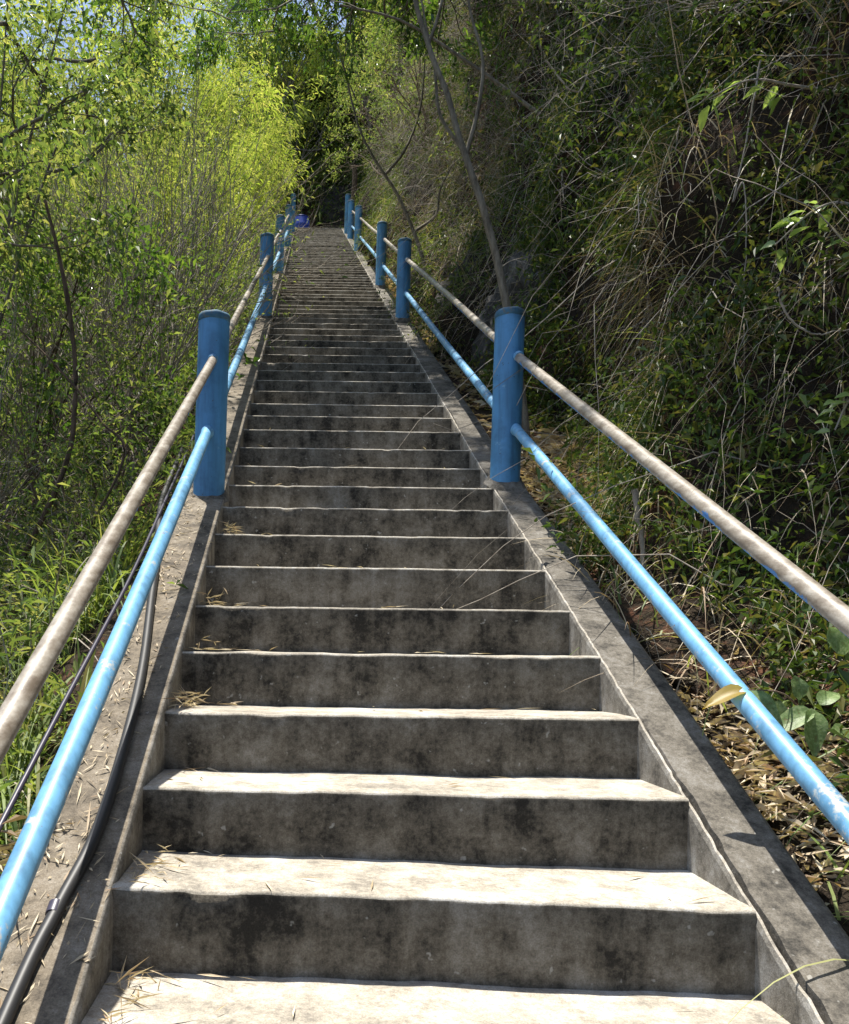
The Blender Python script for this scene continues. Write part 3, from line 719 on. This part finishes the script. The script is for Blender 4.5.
def weeds(mb, B, N_, H, per, L, W, m=0, smb=None):
    """little leafy stems"""
    n = len(B); d = nrm(N_*.7+rand_dirs(n)*.5+np.array([0, 0, .4])); H = H*rng.uniform(.5, 1.4, n)
    t = rng.uniform(.1, 1, (n, per)); bend = rng.normal(0, .25, (n, 3))
    C = B[:, None]+d[:, None]*(H[:, None]*t)[..., None]+bend[:, None]*(H[:, None]*t*t)[..., None]
    D = nrm(rand_dirs(n*per)+np.array([0, 0, .1])); l = L*rng.uniform(.5, 1.2, n*per)*np.repeat(rng.uniform(.6, 1.3, n), per)
    leaves(mb, C.reshape(-1, 3), D, l, l*W/L, m=m, droop=.25)
    if smb is not None:
        tt = np.linspace(0, 1, 4); Pn = B[:, None]+d[:, None]*(H[:, None]*tt)[..., None]+bend[:, None]*(H[:, None]*tt*tt)[..., None]
        tubes(smb, Pn, np.broadcast_to(np.linspace(.0025, .001, 4), (n, 4)), 3)
# right bank
mb = MB(); sm = MB()
def patch(x, y, z, thr, sc_=.9, seed=60):
    return fbm(x*sc_, y*sc_, z*sc_, 3, seed) > thr
for (n, y0, y1) in ((38000, 1.0, 7), (15000, 7, 24)):
    x, y, z, nn = steepscatter(n, y0, y1, 1.2)
    k = patch(x, y, z, -.5, 1.3) & ((y > 3.2) | (x > 1.08)); B = np.stack([x, y, z], -1)[k]
    weeds(mb, B, nn[k], .26, 8, .045, .017, smb=sm)
x, y = scatter(9000, -3.5, 3.5, 26.0, 30.5); z = G(x, y); B = np.stack([x, y, z], -1)
weeds(mb, B, np.tile([0, -.8, .5], (len(B), 1)), .5, 9, .12, .05)
tag(mb.build('bank_weeds', M['leaf_bank'], None, False), 'mixed small leafy weeds covering the steep right bank', 'weeds', kind='stuff')
mb = MB()
x, y, z, nn = steepscatter(26000, .8, 20, 1.3)
k = patch(x, y, z, -.35, .8, 77); grass(mb, np.stack([x, y, z], -1)[k], nn[k], .38, .0035, 1.0)
tag(mb.build('bank_grass', M['grass'], None, False), 'thin drooping grass on the steep right bank', 'grass', kind='stuff')
mb = MB()
x, y, z, nn = steepscatter(50000, .8, 16, 1.6)
k = patch(x, y, z, -.05, .7, 91) & ((y > 2.4) | (x > 1.3)); grass(mb, np.stack([x, y, z], -1)[k], nn[k], .42, .0026, 1.1)
tag(mb.build('dry_grass', M['straw'], None, False), 'dry tan grass and straw hanging down the right bank', 'dry grass', kind='stuff')
# hanging dry stems and roots
mb = MB()
x, y, z, nn = steepscatter(13000, 1.8, 17, 1.0, 1.4, 4.3); k = (y > 5.6) | (rng.uniform(0, 1, len(y)) < .5); x, y, z = x[k], y[k], z[k]
B = np.stack([x, y, z], -1); n = len(B); t = np.linspace(0, 1, 9)
L = rng.uniform(.4, 1.5, n); d = nrm(np.stack([-rng.uniform(0, .7, n), rng.normal(0, .9, n), rng.uniform(-.7, .9, n)], -1))
wig = np.cumsum(rng.normal(0, .03, (n, 9, 3)), 1)*L[:, None, None]; wig[:, 0] = 0
Pn = B[:, None]+d[:, None]*(L[:, None]*t)[..., None]-np.array([0, 0, 1.])*(L[:, None]*rng.uniform(.0, .9, n)[:, None]*t**2)[..., None]+wig
tubes(mb, Pn, np.linspace(1, .35, 9)[None]*(.0008+.0035*rng.uniform(0, 1, n)**3)[:, None], 3)
tag(mb.build('dry_brush', M['twig']), 'tangle of pale dry stems and roots hanging over the right bank', 'dry brush', kind='stuff')
mb = MB()
x, y = scatter(26000, .84, 1.75, .6, 5, 1.2); k = (G(x+.05, y)-G(x-.05, y)) < .12; x, y = x[k], y[k]; zz = G(x, y)+rng.uniform(.0, .035, len(x))
d = rand_dirs(len(x), -.35, .45); l = .02+.07*rng.uniform(0, 1, len(x))**1.5; leaves(mb, np.stack([x, y, zz], -1), d, l, l*rng.uniform(.08, .28, len(x)), fold=.5, droop=rng.uniform(-.3, .4, (len(x), 1)))
x, y = scatter(4000, .84, 1.4, 5, 22, 1.1); k = (G(x+.05, y)-G(x-.05, y)) < .12; x, y = x[k], y[k]; zz = G(x, y)+rng.uniform(.0, .03, len(x))
d = rand_dirs(len(x), -.15, .35); l = rng.uniform(.04, .12, len(x)); leaves(mb, np.stack([x, y, zz], -1), d, l, l*rng.uniform(.2, .5, len(x)), fold=.3, droop=.1)
tag(mb.build('leaf_litter', M['dry'], None, False), 'dead brown leaves lying on the ground outside the right kerb', 'leaf litter', kind='stuff')

# left slope
mb = MB(); x, y = scatter(30000, -4.5, -1.0, .3, 9, 1.2); k = patch(x, y, 0*x, -.1, .8, 101); x, y = x[k], y[k]
B = np.stack([x, y, G(x, y)], -1); grass(mb, B, np.tile([0, 0, 1.], (len(B), 1)), .5, .005, .8)
x, y = scatter(9000, -2.4, -1.12, .5, 4.5, 1.0); k = patch(x, y, 0*x, -.05, 1.5, 131); x, y = x[k], y[k]
B = np.stack([x, y, G(x, y)], -1); grass(mb, B, np.tile([0, 0, 1.], (len(B), 1)), .65, .0065, .9)
tag(mb.build('slope_grass', M['grass'], None, False), 'long green grass on the slope left of the steps', 'grass', kind='stuff')
mb = MB()
x, y = scatter(15000, -4.5, -1.02, .5, 14, 1.2); k = patch(x, y, 0*x, .05, 1.1, 111) & ((y > 4.2) | (rng.uniform(0, 1, len(y)) < .35)); x, y = x[k], y[k]; B = np.stack([x, y, G(x, y)], -1)
weeds(mb, B, np.tile([0, 0, 1.], (len(B), 1)), .6, 14, .06, .013)
x, y = scatter(7000, -4.0, -1.0, 9, 24, 1.0); B = np.stack([x, y, G(x, y)], -1)
weeds(mb, B, np.tile([0, 0, 1.], (len(B), 1)), .6, 11, .09, .022)
tag(mb.build('slope_weeds', M['leaf_mid'], None, False), 'leafy green weeds and creepers on the slope left of the steps', 'weeds', kind='stuff')
mb = MB(); x, y = scatter(1300, -3.4, -1.35, .8, 8, 1.1); n = len(x); B = np.stack([x, y, G(x, y)], -1); t = np.linspace(0, 1, 7)
L = rng.uniform(.4, 1.2, n); d = rand_dirs(n, -.1, .9); d[:, 0] = -np.abs(d[:, 0])*.8+.1; d = nrm(d); wig = np.cumsum(rng.normal(0, .04, (n, 7, 3)), 1)*L[:, None, None]; wig[:, 0] = 0
tubes(mb, B[:, None]+d[:, None]*(L[:, None]*t)[..., None]-np.array([0, 0, 1.])*(L[:, None]*.3*t**2)[..., None]+wig, np.linspace(1, .4, 7)[None]*rng.uniform(.0015, .005, n)[:, None], 3)
x, y = scatter(1500, -3.0, -1.25, 1.0, 7, 1.0); n = len(x); B = np.stack([x, y, G(x, y)], -1)
grass(mb, B, np.tile([0, 0, 1.], (n, 1)), 1.0, .004, .7)
tag(mb.build('fallen_twigs', M['twig']), 'pale dead twigs lying through the grass left of the steps', 'twigs', kind='stuff')

# straw on steps and left kerb
mb = MB()
def on_steps(n, xf):
    k = rng.integers(-1, 12, n); x = xf(n); fy = rng.uniform(.02, .29, n); y = D0+k*T0+fy
    z = S(D0+k*T0)+.006; return np.stack([x, y, z-np.where(k <= 0, .037, .006)*x/(2*HW)], -1)
B = np.vstack([on_steps(170, lambda n: -HW+.01+np.abs(rng.normal(0, .10, n))), on_steps(110, lambda n: rng.uniform(-HW+.02, HW-.03, n))])
n = len(B); a = rng.uniform(0, 6.28, n); leaves(mb, B, np.stack([np.cos(a), np.sin(a)*.6, rng.uniform(0, .12, n)], -1), rng.uniform(.02, .085, n), rng.uniform(.002, .007, n), fold=.3, droop=0)
for kc, nc in ((-1, 30), (0, 26), (2, 60), (3, 8), (4, 12), (6, 34)):
    cx = -HW+.02+np.abs(rng.normal(0, .035, nc)); cy = D0+kc*T0+rng.uniform(.0, .26, nc); B = np.stack([cx, cy, zk(kc)+.018+rng.uniform(0, .025, nc)], -1)
    leaves(mb, B, np.stack([rng.normal(.1, .6, nc), rng.normal(-.3, .6, nc), rng.normal(.05, .22, nc)], -1), rng.uniform(.02, .09, nc), rng.uniform(.002, .005, nc), fold=.2, droop=.1)
y = rng.uniform(.6, 4, 900)**1.0; x = -HW-.03-.17*rng.uniform(0, 1, 900)**.7; x = x+.03*vnoise(y*3, x*9, 0, 5); B = np.stack([x, y, S(y)+.018+rng.uniform(0, .008, 900)], -1)
a = rng.uniform(0, 6.28, 900); s_ = np.sin(a); leaves(mb, B, np.stack([np.cos(a)*.7, s_, s_*.54+.05], -1), np.exp(rng.normal(-3.7, .5, 900)), rng.uniform(.0015, .006, 900), fold=.1, droop=0)
y = rng.uniform(.5, 1.9, 700); x = -.84-rng.uniform(-.05, .22, 700); B = np.stack([x, y, S(y)+rng.uniform(-.10, .02, 700)], -1)
leaves(mb, B, rand_dirs(700, -.3, .4), rng.uniform(.05, .16, 700), rng.uniform(.004, .014, 700), fold=.3)
tag(mb.build('straw_litter', M['straw'], None, False), 'bits of dry straw and bamboo leaf scattered on the kerb and step edges', 'straw', kind='stuff')

# rocks
def rock(x, y, z, s, m, label, seed):
    u = np.linspace(0, math.pi, 34); v = np.linspace(0, 2*math.pi, 61)[:-1]
    U, V_ = np.meshgrid(u, v, indexing='ij'); n = np.stack([np.sin(U)*np.cos(V_), np.sin(U)*np.sin(V_), np.cos(U)], -1)
    r = 1+.35*fbm(n[..., 0]*1.5+seed, n[..., 1]*1.5, n[..., 2]*1.5, 5, seed); r = r+.12*np.round(2*vnoise(n[..., 0]*2.5, n[..., 1]*2.5, n[..., 2]*2.5, seed+3))/2
    Pn = n*r[..., None]*np.array(s); idx = np.arange(34*60).reshape(34, 60)
    q = np.stack([idx[:-1], idx[1:], np.roll(idx, -1, 1)[1:], np.roll(idx, -1, 1)[:-1]], -1)
    b = MB(); b.add(Pn, q=q.reshape(-1, 4)); o = b.build('rock', m, None, False); o.location = (x, y, z)
    tag(o, label, 'rock', 'rocks in the right bank')
rock(1.5, 6.6, float(S(6.6))+.30, (.36, .7, .55), M['rock'], 'pale grey rock behind the nearest right post', 2)
rock(1.45, 8.3, float(S(8.3))+.25, (.40, .7, .55), M['rock_dark'], 'dark rock beside the second right post', 5)
rock(2.5, 3.9, float(S(3.9))+2.1, (.55, .85, 1.35), M['rock_dark'], 'black rock face at the right edge of the photo', 9)
rock(1.0, 27.0, float(S(25))+1.0, (1.6, .8, 1.8), M['rock_dark'], 'dark rock face behind the landing at the top', 14)

# sapling with broad leaves by the lower right pipe
o = tag(empty('sapling', (1.12, 1.95, float(G(1.12, 1.95)))), 'broad leaved sapling with one yellow leaf resting on the pale blue lower right pipe', 'sapling')
b = MB(); s0 = np.array(o.location)
A = P(748, 690, 1.93); Bp = P(815, 705, 2.05)
tube(b, local(smoothline([s0, (1.10, 1.96, s0[2]+.12), Bp+np.array([0, .02, -.03]), (A+Bp)/2+np.array([0, 0, .01]), A], 24), o), np.linspace(.004, .0015, 24), 6); b.build('stem', M['twig_brown'], o)
for base, d, L, W in ((A, (.25, -.35, -.45), .115, .06), (P(815, 712, 2.0), (-.55, 0, -.15), .12, .055), (P(812, 708, 2.0), (-.15, -.3, -.8), .10, .062), (A, (.35, -.1, -.75), .085, .05), (P(780, 700, 2.05), (-.2, .2, -.9), .085, .05), (P(820, 705, 2.05), (.5, .2, .4), .08, .045), (P(800, 700, 2.05), (-.1, .1, .9), .08, .045), (P(846, 655, 2.0), (-.35, 0, .75), .10, .06), (P(830, 730, 2.1), (.7, .1, -.2), .12, .06)):
    b = MB(); bigleaf(b, np.array(base)-s0, d, L, W, up=(rng.normal(0, .2), -.6, .8)); b.build('leaf', M['leaf_pale'], o)
b = MB(); bigleaf(b, A-s0, (-.85, 0, -.12), .105, .045, up=(0, -.5, .8), droop=.3); lf = b.build('leaf', M['leaf_yellow'], o); lf['label'] = 'yellow leaf'

# leafy branches leaning in at the right edge, rooted in the bank
def sprig(root_pt, pts, nleaf, L, W, label, mt='leaf_edge'):
    o = tag(empty('sapling', root_pt), label, 'sapling', 'broad leaved saplings at the right edge')
    b = MB(); line = smoothline([root_pt]+pts, 40); tube(b, local(line, o), np.linspace(.009, .0025, 40), 6); b.build('stem', M['twig'], o)
    cl = line[14:]
    for i in range(nleaf):
        c = cl[rng.integers(0, len(cl))]; side = rand_dirs(1, -.5, .3)[0]; tw = nrm(cl[-1]-cl[0])
        b = MB(); bigleaf(b, c-np.array(o.location)+side*.03, tw*.5+side+np.array([-.2, -.2, -.1]), L*rng.uniform(.6, 1.2), W*rng.uniform(.7, 1.2), up=(rng.normal(0, .5), -.4, .8), n=5); b.build('leaf', M[mt], o)
    return o
sprig(np.array([2.2, 3.4, float(G(2.2, 3.4))]), q([(880, 120), (840, 95), (790, 85), (750, 80), (705, 100)], 3.2), 16, .085, .042, 'branch of pale glossy leaves highest at the right edge')
sprig(np.array([2.1, 3.1, float(G(2.1, 3.1))]), q([(890, 240), (850, 205), (815, 210), (775, 245)], 2.9), 22, .085, .04, 'arching leafy branch in front of the black rock')
sprig(np.array([1.95, 3.0, float(G(1.95, 3.0))]), q([(900, 440), (870, 400), (850, 400), (835, 430)], 2.6), 14, .08, .036, 'leafy branch cut by the right edge at mid height')
# single dry vines that read on their own
def vine(pts, r, label):
    p = smoothline(pts, 40)+np.cumsum(rng.normal(0, .002, (40, 3)), 0); b = MB(); tube(b, p, np.linspace(r, r*.5, 40), 6)
    tag(b.build('dry_vine', M['twig']), label, 'vine', 'dry vines on the right bank')
vine(q([(690, 190), (700, 195), (704, 205), (700, 250), (693, 290), (683, 315)], 4.0), .005, 'short pale dry vine hanging with a hooked top above the right railing')
vine(q([(760, 60), (745, 140), (735, 200), (745, 180), (748, 240), (745, 300)], 3.3), .004, 'long thin pale vine hanging left of the black rock')
vine(q([(778, 288), (786, 315), (808, 335), (835, 330), (870, 325)], 2.8), .004, 'curly white vine looping out at the right edge')
vine(q([(634, 490), (640, 530), (643, 565)], 3.1)+[P(643, 585, 3.1)], .012, 'stout tan dead stick standing between the right pipes')
vine(q([(545, 60), (580, 90), (600, 30), (620, -10)], 4.6), .005, 'grey vine slanting across the top of the right bank')

# thin left stems
vine2 = [([(-1.95, 4.4), (60, 480), (75, 400), (72, 330), (60, 260), (45, 200)], 4.4, .016, 'slim brown trunk with a knot standing in the left undergrowth'), ([(-1.7, 4.2), (120, 470), (100, 420), (60, 370), (20, 330)], 4.2, .008, 'thin leaning stem crossing the left undergrowth')]
for pts, D, r, l in vine2:
    g0 = np.array([pts[0][0], pts[0][1], float(G(*pts[0]))]); line = smoothline([g0]+q(pts[1:], D), 30)
    b = MB(); tube(b, line, np.linspace(r, r*.5, 30)*(1+.3*np.exp(-((np.linspace(0, 1, 30)-.7)/.05)**2)), 8)
    tag(b.build('sapling', M['bark_dark']), l, 'sapling')

# ------------------------------------------------------------------ light, sky, camera
tilt = np.array([-.10, .16, 1.0]); tilt /= np.linalg.norm(tilt)   # towards the sun
el = math.asin(tilt[2]); az = math.atan2(tilt[0], tilt[1])
sd = bpy.data.lights.new('sun', 'SUN'); sd.energy = 5.0; sd.angle = math.radians(.53); sd.color = (1, .95, .86)
so = bpy.data.objects.new('sun', sd); COL.objects.link(so); so.rotation_euler = Vector(tilt).to_track_quat('Z', 'Y').to_euler()
wd = bpy.data.worlds.new('World'); sc.world = wd; wd.use_nodes = True; nt = wd.node_tree; nt.nodes.clear()
sky = nt.nodes.new('ShaderNodeTexSky'); sky.sky_type = 'NISHITA'; sky.sun_disc = False; sky.sun_elevation = el; sky.sun_rotation = az; sky.air_density = 1.0; sky.dust_density = 1.5
bg = nt.nodes.new('ShaderNodeBackground'); bg.inputs['Strength'].default_value = .115
wo = nt.nodes.new('ShaderNodeOutputWorld'); nt.links.new(sky.outputs[0], bg.inputs[0]); nt.links.new(bg.outputs[0], wo.inputs[0])
cd = bpy.data.cameras.new('camera'); cam = bpy.data.objects.new('camera', cd); COL.objects.link(cam); sc.camera = cam
cam.location = CAM; cd.sensor_fit = 'HORIZONTAL'; cd.sensor_width = 36; cd.lens = F/849*36
cd.shift_x = (424.5-PX)/849; cd.shift_y = (PY-512)/849; cd.clip_end = 500; cd.clip_start = .05
cam.rotation_mode = 'XYZ'
from mathutils import Matrix
cam.matrix_world = Matrix.Translation(Vector(CAM)) @ Matrix.Rotation(math.radians(90), 4, 'X') @ Matrix.Rotation(ROLL, 4, 'Z')
sc.view_settings.view_transform = 'Standard'; sc.view_settings.look = 'None'; sc.view_settings.exposure = .88; sc.view_settings.gamma = 1
sc.cycles.max_bounces = 6; sc.cycles.diffuse_bounces = 3; sc.cycles.transmission_bounces = 4; sc.cycles.glossy_bounces = 2
sc.render.resolution_x = 849; sc.render.resolution_y = 1024
